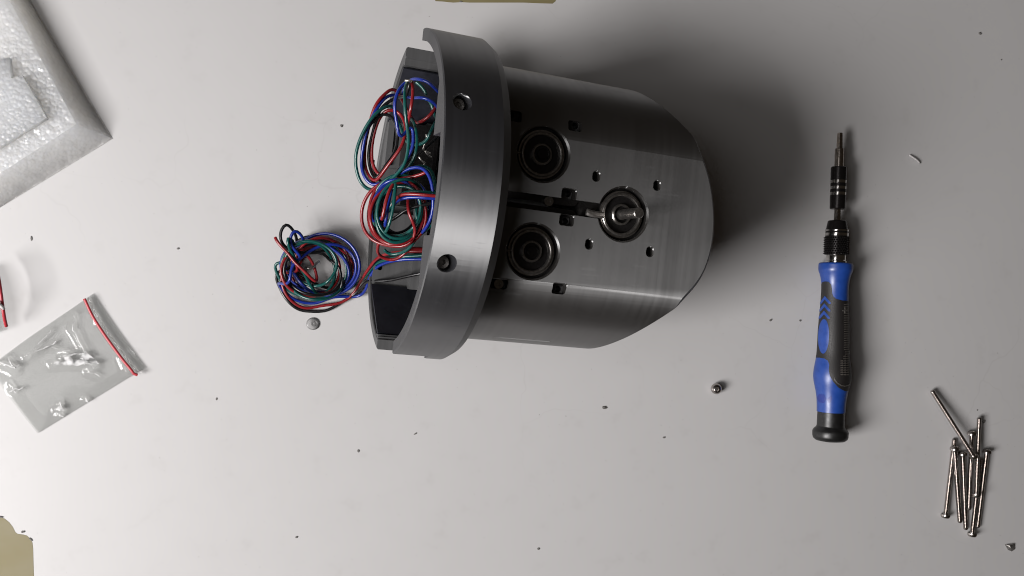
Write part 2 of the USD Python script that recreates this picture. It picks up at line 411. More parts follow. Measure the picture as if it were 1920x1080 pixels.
for hx, hy in HOLES:
    collar = collar - cyl(3.3, 60.5, 90, hx, hy, n=48) - cyl(1.6, 40, 70, hx, hy, n=32)
    zt = math.sqrt(77.2 ** 2 - hy ** 2)
    collar = collar - Manifold.cylinder(3, 3.3, 5.6, 48).rotate([-math.degrees(math.asin(hy / 77.2)), 0, 0]).translate([hx, hy, zt - 1.3])
hob('collar', collar, M['collar'])
for hx, hy in HOLES:
    head = cyl(2.6, 61.0, 63.4, hx, hy, n=32) - cyl(1.3, 62.0, 64, hx, hy, n=6)
    hob('collar_screw', head, M['flake'], smooth=40)

# lower shell: the other half of the ring
lp = [(74.2, 0.4), (74.6, 0.0), (78.4, 0.0), (79.0, 0.7), (79.0, 29), (60, 29), (60, 26), (74.2, 26)]
lring = Manifold.revolve(CrossSection([np.array(lp) if Polygon(lp).exterior.is_ccw else np.array(lp)[::-1]]), 192).rotate([0, 90, 0])
if lring.bounding_box()[0] < -1:
    lring = lring.mirror([1, 0, 0])
lower = lring ^ (box(-5, 40, 0, 90, -90, -24) + box(-5, 40, -90, 0, -90, -19))
lower = lower + (box(0.3, 26.2, -74.2, -70.4, -25, -20.5) + box(0.3, 26.2, -72.0, -69.4, -26, -22.0) + box(0.3, 26.2, 66.5, 71.5, -29, -25.5)) 
hob('lower_shell', lower, M['shell'])

# inside: mounting block, dark side panels
blk = (box(1.2, 26, -46, 43, -68, -58) ^ xcyl(74.0, -1, 40)) - box(-1, 27, -6, 18, -64.5, -50)
blk = blk + box(1.0, 4.2, 19, 43, -66, -56.5) + box(20, 26, -46, 43, -60, -48)
blk = blk - cyl(1.6, -70, -40, 4.5, -36)
hob('added_dark_box', box(9, 26, -2, 41, -57.8, -44) - box(12, 24, 4, 34, -46, -40), M['motor_black'])  # added black box that darkens the deep interior behind the wires
hob('mount_block', blk, M['shell'])


def panel(y0, z0, y1, z1, x0, x1, t=1.2):
    d = np.array([y1 - y0, z1 - z0]); n = np.array([-d[1], d[0]]) / np.linalg.norm(d) * t
    return prism_x([(y0, z0), (y1, z1), (y1 + n[0], z1 + n[1]), (y0 + n[0], z0 + n[1])], x0, x1)


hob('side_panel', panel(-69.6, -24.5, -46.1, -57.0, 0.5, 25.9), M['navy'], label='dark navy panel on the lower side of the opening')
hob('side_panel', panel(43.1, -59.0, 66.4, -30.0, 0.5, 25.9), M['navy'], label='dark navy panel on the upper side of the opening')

# motors behind the flat face
for i, (mx, my) in enumerate(MOT):
    bz = slot(mx, my, 41.8, 41.8, 3.0, 6.0, 43.4)
    bz = bz + cyl(11.0, 43.3, 44.9, mx, my, n=64)
    for a in (-15.5, 15.5):
        for b in (-15.5, 15.5):
            bz = bz - cyl(1.5, 40, 44, mx + a, my + b, n=20)
    mo = hob('motor', bz, M['motor_black'], smooth=35)
    rim = Manifold.revolve(CrossSection([np.array([(9.3 + 0.75 * math.cos(q_), 46.2 + 0.75 * math.sin(q_)) for q_ in np.linspace(0, 2 * np.pi, 12, endpoint=False)])]), 72).translate([mx, my, 0])
    rim = rim + (cyl(10.9, 44.8, 45.6, mx, my, n=72) - cyl(8.6, 44.0, 48, mx, my, n=72))
    hob('ring_clip', rim, M['black_gloss'], mo, label='black ring round the motor shaft')
    if i == 2:
        tab = tube([(mx - 9.6, my - 1.6, 46.4), (mx - 12.5, my - 1.7, 47.0), (mx - 15.5, my - 1.6, 47.2), (mx - 18.0, my - 1.2, 47.0)], 1.25, 8, 0.5)
        tab.vertices[:, 1] = my - 1.6 + (tab.vertices[:, 1] - (my - 1.6)) * 1.3
        hob('clip_tab', tab, M['steel'], mo)
    else:
        tab = tube([(mx - 9.6, my - 0.4, 46.0), (mx - 12.0, my - 0.8, 46.4), (mx - 13.6, my + 1.0, 45.6)], 0.6, 8, 0.5)
        hob('clip_tab', tab, M['flake'], mo)
    hob('bearing', cyl(4.9, 44.8, 46.2, mx, my, n=48) + cyl(4.9, 46.2, 46.7, mx, my, r2=4.4, n=48) - cyl(3.9, 44.0, 48, mx, my, n=48), M['black_gloss'], mo)
    ht = 64.0 if i == 2 else 47.5
    sh = cyl(2.45, 43.5, ht - 0.4, mx, my, n=40) + cyl(2.45, ht - 0.4, ht, mx, my, r2=2.1, n=40)
    sh = sh - box(mx - 5, mx + 5, my - 4.5, my - 1.95, 46.5, 70)
    hob('shaft', sh, M['tool_black'] if i < 2 else M['black_gloss'], mo)
# screw seen down in the channel and in the slot beside the lower motor
for sx, sy, sz in ((58.5, 1.6, 43.6), (38.9, -37.8, 44.0)):
    hob('face_screw', cyl(2.2, sz, sz + 1.4, sx, sy, n=24) - cyl(1.1, sz + 0.7, sz + 2, sx, sy, n=6), M['black_gloss'])

# ------------------------------------------------------------------ wires
WR = 0.00084


def path(px):
    """px: (u, v, z in mm) list -> points."""
    return np.array([P(u, v, z * MM) for u, v, z in px])


def loops(cu, cv, au, av, rot, turns, z0, z1, start, seed, jit=0.10, drift=(0, 0)):
    """Loose turns of wire as (u, v, z) pixels."""
    g = np.random.default_rng(seed)
    n = int(turns * 12) + 1
    k = np.arange(n)
    th = np.radians(start) + k / 12 * 2 * np.pi
    def sm(a):
        w = g.normal(size=n + 8); w = np.convolve(w, np.hanning(9) / np.hanning(9).sum(), 'same')[4:4 + n]
        return a * w / max(w.std(), 1e-6)
    s = 1 + np.clip(sm(jit), -2 * jit, 2 * jit)
    x, y = au * s * np.cos(th), av * s * np.sin(th)
    c, q = math.cos(math.radians(rot)), math.sin(math.radians(rot))
    z = np.clip((z0 + z1) / 2 + sm((z1 - z0) / 3.2), z0, z1)
    f = k / max(n - 1, 1)
    return [(cu + drift[0] * f[i] + c * x[i] - q * y[i], cv + drift[1] * f[i] + q * x[i] + c * y[i], z[i]) for i in range(n)]


def wire(parent, name, px, m, r=WR, label=None):
    return obj(name, tube(path(px), r, 8, 0.0016), M[m], parent, True, label)


# coil on the table
c1 = thing('wire_coil', 'coil of coloured wire lying on the white table left of the housing', 'wire coil', group='motor wire coils')
wire(c1, 'green_wire', [(812, 478, 40), (775, 480, 36), (745, 483, 32), (722, 488, 26), (703, 497, 19), (688, 515, 14), (668, 533, 6), (640, 548, 3), (605, 558, 4), (570, 556, 3), (540, 543, 3), (522, 518, 4), (518, 495, 6)]
     + loops(590, 503, 57, 52, 0, 3.7, 2, 20, 195, 11, 0.18) + [(570, 512, 18), (556, 490, 20), (545, 470, 22), (540, 456, 24), (540, 448, 24), (546, 449, 22), (548, 462, 20)], 'green')
wire(c1, 'red_wire', [(812, 470, 42), (775, 471, 40), (745, 473, 36), (715, 480, 29), (697, 496, 20), (684, 515, 14), (672, 535, 7), (655, 558, 3), (636, 568, 2.5), (600, 574, 2), (570, 577, 2), (548, 565, 3), (533, 545, 4), (530, 515, 6)]
     + loops(593, 507, 55, 50, 10, 4.2, 2, 20, 170, 23, 0.20) + [(592, 527, 20), (572, 510, 22), (553, 492, 22), (538, 473, 22), (524, 458, 22), (516, 445, 21)], 'red')
wire(c1, 'blue_wire', [(812, 485, 38), (775, 486, 35), (745, 488, 31), (720, 494, 25), (702, 506, 18), (692, 524, 14), (686, 542, 9), (672, 555, 4), (650, 556, 3), (622, 558, 3), (592, 568, 2), (562, 565, 2), (540, 553, 3), (524, 535, 4)]
     + loops(596, 505, 60, 54, -8, 4.1, 2, 20, 165, 37, 0.17) + [(562, 480, 20), (548, 462, 22), (546, 442, 23), (552, 434, 23), (562, 438, 21), (568, 450, 18)], 'blue')
wire(c1, 'black_wire', [(812, 508, 40), (783, 514, 36), (755, 520, 30), (725, 526, 23), (700, 527, 18), (690, 528, 15), (682, 533, 11), (664, 552, 4), (640, 567, 2), (612, 582, 1.5), (585, 584, 1.2), (560, 580, 1.2), (538, 562, 2), (524, 538, 2), (520, 512, 4)]
     + loops(594, 500, 50, 46, 0, 3.4, 2, 18, 180, 41, 0.22) + [(548, 470, 18), (529, 455, 20), (527, 434, 20), (536, 422, 20), (548, 430, 18), (555, 450, 14)], 'black')
for px, m, nm in (([(598, 490, 18), (590, 498, 20), (582, 504, 21), (577, 503, 21)], 'tin', 'bare_end'), ([(643, 520, 14), (640, 536, 14), (638, 545, 13)], 'black', 'loose_end')):
    wire(c1, nm, px, m, WR * 0.8)

# upper coil hanging out of the housing
c2 = thing('wire_coil', 'long loop of coloured wires hanging out of the upper end of the grey housing', 'wire coil', group='motor wire coils')
wire(c2, 'green_wire', [(845, 205, 50), (815, 232, 60), (806, 250, 62), (800, 262, 60), (785, 271, 56)] + [(760, 262, 50), (752, 240, 52), (742, 215, 58), (735, 200, 62), (712, 207, 66), (690, 232, 66), (675, 262, 64), (667, 295, 62), (670, 325, 60), (680, 346, 60), (693, 355, 60), (712, 352, 62), (735, 335, 68), (756, 311, 76), (765, 280, 84), (766, 258, 88), (761, 220, 92), (759, 185, 92), (760, 165, 88), (765, 152, 84)], 'green')
wire(c2, 'blue_wire', [(850, 250, 60), (826, 215, 66), (812, 192, 70), (795, 184, 70), (782, 183, 66), (765, 182, 55), (742, 178, 58), (722, 184, 62), (706, 205, 64), (690, 238, 64), (681, 275, 62), (678, 310, 60), (684, 332, 61), (697, 345, 62), (716, 343, 64), (740, 330, 68), (762, 300, 76), (775, 265, 78), (770, 240, 78)]
     + [(752, 255, 80), (744, 230, 82), (740, 200, 84), (745, 175, 84), (758, 157, 82), (764, 152, 82)], 'blue')
wire(c2, 'red_wire', [(848, 190, 60), (818, 200, 66), (806, 216, 68), (795, 225, 66), (780, 229, 60), (768, 215, 55), (755, 190, 56), (738, 168, 60), (722, 176, 63), (706, 195, 64), (694, 228, 62), (685, 270, 60), (684, 305, 58), (692, 330, 60), (702, 338, 62), (716, 326, 66), (735, 300, 70), (752, 275, 72), (760, 250, 70), (757, 225, 66), (745, 210, 64), (728, 207, 64), (715, 217, 62), (703, 245, 60)]
     + [(697, 280, 58), (700, 310, 58), (712, 328, 60)], 'red')
wire(c2, 'black_wire', [(845, 235, 46), (815, 262, 50), (790, 285, 52), (768, 300, 56), (748, 318, 60), (722, 345, 62), (704, 345, 60), (686, 322, 58), (679, 290, 60), (686, 250, 62), (705, 222, 63), (722, 214, 63), (737, 224, 62), (745, 250, 60), (740, 285, 62), (722, 312, 64), (706, 333, 62), (695, 318, 58), (692, 280, 58), (700, 245, 60), (718, 200, 63), (740, 185, 62), (765, 170, 80), (768, 156, 82)], 'black')
wire(c2, 'blue_wire', [(838, 175, 66), (822, 172, 70), (812, 162, 72), (800, 153, 72), (788, 149, 70), (778, 148, 66), (765, 154, 60), (755, 175, 56)], 'blue')
wire(c2, 'green_wire', [(800, 178, 62), (790, 162, 62), (780, 154, 62)], 'green')
wire(c2, 'green_wire', [(840, 240, 50), (820, 225, 58), (812, 205, 62), (806, 190, 62), (798, 186, 60)], 'green')
wire(c2, 'green_wire', [(700, 300, 56), (706, 330, 56), (722, 345, 58), (745, 335, 62), (768, 312, 68), (780, 285, 72), (782, 258, 70), (778, 235, 66), (768, 222, 58)], 'green')
wire(c2, 'red_wire', [(772, 152, 82), (774, 175, 84), (770, 205, 84), (766, 228, 78), (770, 250, 60)], 'red')
wire(c2, 'bare_end', [(760, 152, 85.5), (765, 151, 86.2), (772, 153, 85.8)], 'tin', WR * 0.85)
wire(c2, 'bare_end', [(799, 252, 56), (798, 266, 55), (795, 282, 52), (801, 285, 51), (807, 288, 50)], 'tin', WR * 0.55)
wire(c2, 'bare_end', [(797, 283, 54), (803, 291, 53), (809, 295, 52)], 'tin', WR * 0.5)
wire(c2, 'bare_end', [(785, 294, 52), (792, 302, 52), (797, 306, 51), (794, 312, 50)], 'tin', WR * 0.5)

# middle coil inside the opening
c3 = thing('wire_coil', 'tight coil of coloured wires filling the middle of the housing opening', 'wire coil', group='motor wire coils')
for name, m, seed, au, av, zc, lead in (
        ('red_wire', 'red', 51, 62, 70, 62, [(850, 368, 82), (825, 368, 84), (800, 366, 84), (775, 364, 82), (752, 366, 78), (735, 385, 72)]),
        ('blue_wire', 'blue', 52, 57, 66, 60, [(850, 374, 80), (825, 373, 82), (800, 371, 82), (775, 370, 80), (750, 374, 76), (732, 392, 70)]),
        ('green_wire', 'green', 53, 56, 65, 64, [(850, 362, 78), (825, 362, 80), (790, 360, 80), (762, 361, 78), (742, 372, 74), (728, 395, 70)]),
        ('black_wire', 'black', 54, 50, 60, 58, [(850, 380, 74), (820, 380, 74), (790, 385, 74), (760, 395, 72), (738, 410, 68)])):
    wire(c3, name, lead + loops(747, 393, au * 0.8, av * 0.85, 12, 4.3, zc - 12, zc + 10, 150, seed, 0.10, (2, 2)), m)
wire(c3, 'red_wire', [(800, 322, 74), (770, 332, 70), (735, 338, 66), (705, 350, 64), (686, 372, 62), (678, 400, 60), (682, 428, 60), (697, 448, 62), (718, 458, 64), (745, 462, 66), (768, 455, 70), (778, 430, 74), (768, 402, 76), (765, 378, 74), (772, 350, 70)], 'red')
wire(c3, 'green_wire', [(742, 345, 78), (739, 375, 80), (735, 400, 80), (728, 425, 78), (722, 436, 74)], 'green')
wire(c3, 'red_wire', [(737, 346, 77), (726, 370, 79), (720, 395, 79), (716, 412, 77)], 'red')
wire(c3, 'blue_wire', [(734, 356, 74), (728, 385, 76), (724, 410, 76), (722, 425, 72)], 'blue')
wire(c3, 'blue_wire', [(752, 325, 70), (772, 315, 74), (795, 318, 78), (808, 340, 80), (812, 370, 80), (810, 400, 78), (800, 425, 74), (785, 440, 68)], 'blue')
wire(c3, 'green_wire', [(762, 322, 66), (785, 312, 72), (806, 318, 76), (816, 345, 78), (819, 385, 78), (812, 415, 75), (798, 432, 70), (780, 445, 64)], 'green')
wire(c3, 'red_wire', [(710, 455, 60), (708, 470, 55), (716, 482, 50), (735, 487, 50), (755, 478, 52), (768, 468, 54), (790, 466, 52), (815, 465, 50)], 'red')
wire(c3, 'green_wire', [(720, 468, 54), (732, 476, 53), (752, 474, 56), (770, 462, 62), (780, 445, 66), (784, 420, 68), (780, 400, 68), (784, 385, 68)], 'green')

# ------------------------------------------------------------------ screwdriver
SC = 0.000356                                              # metres per pixel there
ZA = 0.0122
a_top, a_bot = P(1575, 249, ZA), P(1556.5, 827, ZA)
ax = a_bot - a_top; LEN = np.linalg.norm(ax); ax /= LEN
side = np.cross([0, 0, 1.0], ax); side /= np.linalg.norm(side)
if side[0] < 0:
    side = -side
upv = np.cross(ax, side)
if upv[2] < 0:
    upv = -upv
# local frame: x along the tool from tip to cap, y = z cross x, z up
yv = np.cross(upv, ax)
driver = thing('screwdriver', 'blue and black precision screwdriver with a knurled chuck and silver bit', 'screwdriver', gm(np.stack([ax, yv, upv], 1), a_top))
YS = 1.0 if yv[0] > 0 else -1.0                            # +1 when local y points right in the picture
K = LEN / 578.0


def dl(prof, n=64):
    """Lathe from (picture row, half width in pixels)."""
    return lathe([((v - 249) * K, r * K * 0.985) for v, r in prof], n)


obj('bit', cat([dl([(249, 0), (249.5, 4.6), (251, 5.6), (278, 6.3), (279, 0)], 6), dl([(278.5, 0), (278.6, 7.4), (280, 8.2), (313.5, 8.4), (313.6, 0)], 48)]), M['nickel'], driver, 35)
obj('bit_shank', dl([(391, 0), (391.2, 6.7), (415, 6.7), (415.2, 0)], 6), M['nickel'], driver, 35)
sleeve = [(313, 0), (313.1, 13.2), (314.5, 14.6)]
for g0 in (338, 349.5, 360.5):
    sleeve += [(g0, 14.6), (g0 + .3, 13.9), (g0 + 6.0, 13.9), (g0 + 6.3, 14.6)]
sleeve += [(391, 14.4), (392.4, 13.2), (392.5, 0)]
sl = obj('extension_sleeve', dl(sleeve), M['tool_black'], driver, 30)
for g0 in (338, 349.5, 360.5):
    obj('silver_band', lathe([((g0 + .4 - 249) * K, 13 * K), ((g0 + .5 - 249) * K, 14.45 * K), ((g0 + 5.8 - 249) * K, 14.45 * K), ((g0 + 5.9 - 249) * K, 13 * K)], 48), M['chrome'], sl, 30)
ch = obj('chuck', dl([(414, 0), (414.1, 15.5), (415.5, 17), (430, 20), (431, 20.6), (443.5, 21.0), (444, 21), (478, 21), (478.5, 19), (478.6, 0)]), M['tool_black'], driver, 30)
for g0, g1 in ((431.2, 434.6), (437.6, 443.0)):
    obj('silver_band', lathe([((g0 - 249) * K, 19 * K), ((g0 + .2 - 249) * K, 21.3 * K), ((g1 - .2 - 249) * K, 21.3 * K), ((g1 - 249) * K, 19 * K)], 64), M['chrome'], ch, 30)
# knurl: rows of small pyramids round the chuck
kv, kf = [], []
NR, NC = 8, 30
for i in range(NR):
    for j in range(NC):
        x0 = (444.6 - 249 + i * 4.15) * K; x1 = x0 + 4.15 * K; a0 = (j + 0.5 * (i % 2)) * 2 * np.pi / NC; a1 = a0 + 2 * np.pi / NC
        b = len(kv)
        for xx, aa, rr in ((x0, (a0 + a1) / 2, 20.9), ((x0 + x1) / 2, a1, 20.9), (x1, (a0 + a1) / 2, 20.9), ((x0 + x1) / 2, a0, 20.9), ((x0 + x1) / 2, (a0 + a1) / 2, 23.6)):
            kv.append((xx, rr * K * math.cos(aa), rr * K * math.sin(aa)))
        kf += [(b, b + 1, b + 4), (b + 1, b + 2, b + 4), (b + 2, b + 3, b + 4), (b + 3, b, b + 4)]
tag(obj('knurling', trimesh.Trimesh(np.array(kv), np.array(kf), process=False), M['tool_black'], ch, False), kind='stuff')
obj('neck', dl([(478, 0), (478.1, 17), (480, 18), (488, 18), (490, 19.5), (493, 19.5), (493.6, 0)]), M['chrome'], driver, 30)
HP = [(493, 0), (493.1, 28.5), (495, 30.8), (498, 31.4), (507, 31.3), (513, 29.4), (520, 27.2), (530, 25.4), (545, 24.6), (563, 25.0), (585, 26.2), (612, 28.0), (640, 28.8), (667, 29.9), (685, 32.6), (703, 34.6), (715, 33.6), (728, 30.8), (745, 27.6), (764, 26.2), (772, 26.0), (772.2, 0)]
hx = np.array([p[0] for p in HP[1:-1]]); hr = np.array([p[1] for p in HP[1:-1]])
hs = CubicSpline(hx, hr)
fine = [(493, 0)] + [(v, float(hs(v))) for v in np.concatenate([[493.1, 494], np.arange(495, 772, 1.5), [772]])] + [(772.2, 0)]
hd = obj('handle', dl(fine, 96), M['blue_plastic'], driver, 40)


def rad(v):
    return float(hs(np.clip(v, 493.1, 772)))


def axis_u(v):
    return 1575 + (1556.5 - 1575) * (v - 249) / 578


VA = math.atan2((P(1562, 600, ZA)[0] - CAM[0]), CAM[2] - ZA)            # the tool is seen from its left
VC, VS = math.cos(VA), math.sin(VA)


def drape(poly, lift, depth=0.8, cell=1.6):
    """A patch laid over the handle. poly in picture pixels (u, v); lift and depth in pixels."""
    po = Polygon([(u - axis_u(v), v) for u, v in poly]).buffer(0)
    x0, y0, x1, y1 = po.bounds
    V, F, idx = [], [], {}

    def vert(a, v, l):
        key = (round(a, 3), round(v, 3), l)
        if key not in idx:
            r = rad(v) * 0.985 + l
            aa = np.clip(a / (rad(v) * 1.0), -0.999, 0.999)
            hh = math.sqrt(1 - aa * aa)
            idx[key] = len(V)
            V.append(((v - 249) * K, YS * (aa * VC - hh * VS) * r * K, (aa * VS + hh * VC) * r * K))
        return idx[key]
    for yy in np.arange(y0, y1, cell):
        for xx in np.arange(x0, x1, cell):
            c = po.intersection(sbox(xx, yy, xx + cell, yy + cell))
            for g in getattr(c, 'geoms', [c]):
                if g.geom_type != 'Polygon' or g.area < 1e-4:
                    continue
                t, f = trimesh.creation.triangulate_polygon(g, engine='earcut')
                ids = [vert(p[0], p[1], lift) for p in t]
                F += [tuple(ids[k] for k in q) for q in f]
    for ring_ in [po.exterior] + list(po.interiors):
        cs = [ring_.interpolate(d) for d in np.arange(0, ring_.length, 0.8)]
        for p, q in zip(cs, cs[1:] + cs[:1]):
            a, b = vert(p.x, p.y, lift), vert(q.x, q.y, lift)
            c, d = vert(q.x, q.y, -depth), vert(p.x, p.y, -depth)
            F += [(a, b, c), (a, c, d)]
    m = trimesh.Trimesh(np.array(V), np.array(F), process=False)
    up = m.face_normals @ np.array([0, -YS * VS, VC]) < -0.02
    m.faces[up] = m.faces[up][:, ::-1]
    return m


def z6(pts):
    return [(1480 + x / 3.273, 520 + y / 3.273) for x, y in pts]


grip_poly = z6([(196, 60), (205, 35), (222, 29), (243, 31), (258, 48), (262, 70), (263, 98), (270, 120), (285, 133), (320, 142), (366, 146), (380, 200), (384, 320), (378, 480), (392, 600), (385, 655), (366, 690), (335, 688), (300, 668), (268, 632), (250, 598), (244, 570), (246, 530), (238, 508), (218, 497), (190, 495), (150, 500), (150, 420), (160, 300), (165, 200), (180, 100)])
gp = Polygon([(u - axis_u(v), v) for u, v in grip_poly])
# keep the patch inside the outline seen from above
lim = Polygon([(-rad(v) * 0.99, v) for v in np.arange(520, 740, 4)] + [(rad(v) * 0.99, v) for v in np.arange(736, 519, -4)])
gp = gp.intersection(lim)
gp = max(getattr(gp, 'geoms', [gp]), key=lambda g: g.area)
grip = obj('grip', drape([(a + axis_u(v), v) for a, v in gp.exterior.coords[:-1]], 0.5), M['rubber'], driver, 40)
for k in range(3):
    y = 45 * k
    obj('chevron', drape(z6([(193 - 3 * k, 160 + y - 2 * k), (222 - 2 * k, 118 + y), (256 - 3 * k, 156 + y), (256 - 3 * k, 166 + y), (246 - 3 * k, 166 + y), (222 - 2 * k, 140 + y), (202 - 3 * k, 166 + y), (192 - 3 * k, 170 + y)]), 1.0), M['blue_plastic'], grip, 40)
obj('thumb_oval', drape([(p[0], p[1]) for p in affinity.rotate(affinity.scale(Point(1545.6, 631).buffer(1, 24), 9.6, 32), 2).exterior.coords[:-1]], 1.0), M['blue_plastic'], grip, 40)
rb = []
for k in range(32):
    y = 165 + k * 13.6
    for c in range(1 + (k > 22) + (k > 24)):
        xc = 344 + (6 if k > 20 else 0) - c * 17 - (0 if k < 24 else 0)
        w = 8 if k > 22 else 15
        if y > 610:
            continue
        e = [(xc - w, y + 3), (xc - w + 3, y - 2), (xc + w - 2, y - 5), (xc + w, y), (xc + w - 3, y + 4)]
        rb.append(drape(z6(e), 1.5, 0.5, 3.0))
obj('grip_ribs', cat(rb), M['rib'], grip, False)
obj('plus_mark', cat([drape(z6([(322, 200), (352, 197), (352, 204), (322, 207)]), 1.7, 0.3, 3), drape(z6([(333, 184), (340, 184), (340, 219), (333, 219)]), 1.8, 0.3, 3)]), M['flake'], grip, False)
arc = z6([(273, 603), (281, 620), (296, 638), (316, 650), (336, 654), (356, 648), (364, 640), (360, 653), (338, 661), (314, 657), (292, 644), (276, 624)])
obj('grip_edge', drape(arc, 1.2, 0.5), M['flake'], grip, 40)
obj('lock_hole', drape([(1480 + 201 / 3.273 + 8.6 * math.cos(a), 520 + 742 / 3.273 + 9.2 * math.sin(a)) for a in np.radians(np.arange(0, 360, 60))], 0.35), M['dark_blue'], hd, 40)
obj('lock_symbol', drape(z6([(232, 742), (256, 716), (262, 742), (245, 768)]), 0.45), M['dark_blue'], hd, 40)
obj('end_cap', dl([(771.5, 0), (771.7, 24.2), (773, 24.9), (798, 25.2), (801, 26.5), (805, 30.8), (809, 33.0), (817, 32.8), (822, 31.2), (825.5, 27), (827, 19), (827.3, 0)], 96), M['cap'], driver, 40)

# ------------------------------------------------------------------ long screws
def pan_head():
    h = Manifold.revolve(CrossSection([np.array([(0, -2.35), (1.3, -2.33), (2.1, -2.1), (2.65, -1.5), (2.85, -0.7), (2.85, 0), (0, 0)])]), 40)
    cr = Manifold.cube([3.2, 0.75, 1.5], True) + Manifold.cube([0.75, 3.2, 1.5], True)
    return (h - cr.translate([0, 0, -2.5])).rotate([0, 90, 0])


def thread(L):
    pr = [(0, 0), (0.0, 1.36)]
    x = 1.0
    while x < L - 1.0:
        pr += [(x, 1.26), (x + 0.25, 1.48)]
        x += 0.5
    return lathe(pr + [(L - 0.5, 1.36), (L, 1.0), (L, 0)], 20)


head_m = tm(pan_head()); head_m.apply_scale(MM)
if abs(head_m.bounds[0][0]) < abs(head_m.bounds[1][0]):
    head_m.vertices[:, 0] *= -1; head_m.invert()
SLEN = 48.5
shaft_m = thread(SLEN); shaft_m.apply_scale(MM)
SCR = [((1773, 965), (1789, 829), 2.9, 1.5, 'long steel screw with its head lowest on the left of the pile'),
       ((1790, 843), (1799.5, 976), 5.6, 1.5, 'long steel screw of the pile with its head at the upper left'),
       ((1805, 853), (1810.5, 987), 3.0, 1.5, 'long steel screw with its dull head tucked under the others, left of the crossing screw'),
       ((1822, 815), (1816.5, 953), 2.9, 1.5, 'long steel screw whose head is topmost among the downward ones'),
       ((1850, 849), (1833.5, 985), 2.9, 1.5, 'long steel screw with its head on the right side of the pile'),
       ((1823, 1000), (1838, 864), 2.9, 1.5, 'long steel screw whose head is the lowest of the pile'),
       ((1830.5, 926), (1836, 788), 6.2, 3.6, 'long steel screw lying on the pile with its upright tip at the top'),
       ((1824.5, 854), (1746.5, 731), 9.2, 3.2, 'long steel screw lying aslant, its tip pointing away to the upper left')]
first = None
for (h, t, zh, zt, lab) in SCR:
    a, b = P(*h, zh * MM), P(*t, zt * MM)
    d = (b - a); d /= np.linalg.norm(d)
    s = np.cross([0, 0, 1.0], d); s /= np.linalg.norm(s)
    up_ = np.cross(d, s)
    mtx = gm(np.stack([d, s, up_], 1), a)
    if first is None:
        first = thing('long_screw', lab, 'screw', mtx, 'pile of long screws')
        obj('head', head_m, M['screw'], first, 35)
        obj('shank', shaft_m, M['screw'], first, False)
    else:
        o = thing('long_screw', lab, 'screw', mtx, 'pile of long screws')
        o.GetReferences().AddInternalReference(first.GetPath())
        o.SetInstanceable(True)

# short screw on its own
q = P(1342, 728, 0.0)
ss = thing('short_screw', 'short round headed steel screw standing alone between housing and screwdriver', 'screw', gm(np.stack([[0.94, -0.12, 0.32], [0.12, 0.99, 0.02], np.cross([0.94, -0.12, 0.32], [0.12, 0.99, 0.02])], 1), q))
hm = tm((Manifold.sphere(3.3, 48) ^ box(-5, 5, -5, 5, -1.2, 5)) - cyl(1.35, 2.2, 5, n=6)); hm.apply_scale(MM); hm.vertices += [0, 0, 0.0034]
obj('head', hm, M['screw'], ss, 40)
sm_ = lathe([(0, 0), (0, 1.5), (3.4, 1.4), (3.5, 0)], 20); sm_.apply_scale(MM); sm_.vertices = sm_.vertices[:, [2, 1, 0]] * [1, 1, 1] + [0.0012, 0, -0.0001]; sm_.fix_normals()
obj('shank', sm_, M['screw'], ss, 40)

# ------------------------------------------------------------------ foam block
FH = 0.013
tc = P(143, 233, FH); bc = P(211, 260, 0.0)
e1 = P(17, 0, FH) - tc; e1 /= np.linalg.norm(e1)          # along the upper right edge
e2 = P(0, 325, FH) - tc; e2 /= np.linalg.norm(e2)         # along the lower edge
b1 = P(56, 0, 0) - bc; b1 /= np.linalg.norm(b1)
b2 = P(0, 389, 0) - bc; b2 /= np.linalg.norm(b2)
A, B = 0.17, 0.16
foam = thing('foam_block', 'white bead foam packing block with a raised square pad, in the upper left corner', 'foam block')


def grid_patch(p00, p10, p11, p01, n, m, amp, seed, fade=True):
    s, t = np.meshgrid(np.linspace(0, 1, n), np.linspace(0, 1, m), indexing='ij')
    pts = ((1 - s) * (1 - t))[..., None] * p00 + (s * (1 - t))[..., None] * p10 + (s * t)[..., None] * p11 + ((1 - s) * t)[..., None] * p01
    nrm = np.cross(p10 - p00, p01 - p00); nrm /= np.linalg.norm(nrm)
    if nrm[2] < 0:
        nrm = -nrm
    d = (meshkit.fbm(pts * 320, 3, seed) - 0.5) * amp + (meshkit.noise(pts * 40, seed + 3) - 0.5) * amp
    if fade:
        w = np.minimum(np.minimum(s, 1 - s) * n, np.minimum(t, 1 - t) * m)
        d = d * np.clip(w / 2, 0, 1)
    pts = pts + nrm * d[..., None]
    f = []
    for i in range(n - 1):
        for j in range(m - 1):
            a = i * m + j
            f += [(a, a + m, a + m + 1), (a, a + m + 1, a + 1)]
    g = trimesh.Trimesh(pts.reshape(-1, 3), np.array(f), process=False)
    if (g.face_normals @ nrm).mean() < 0:
        g.invert()
    return g


top = grid_patch(tc, tc + e1 * A, tc + e1 * A + e2 * B, tc + e2 * B, 150, 140, 0.0012, 3)
fr = grid_patch(bc, bc + b1 * A, tc + e1 * A, tc, 120, 30, 0.0008, 5)
fl = grid_patch(bc, bc + b2 * B, tc + e2 * B, tc, 120, 30, 0.0014, 6)
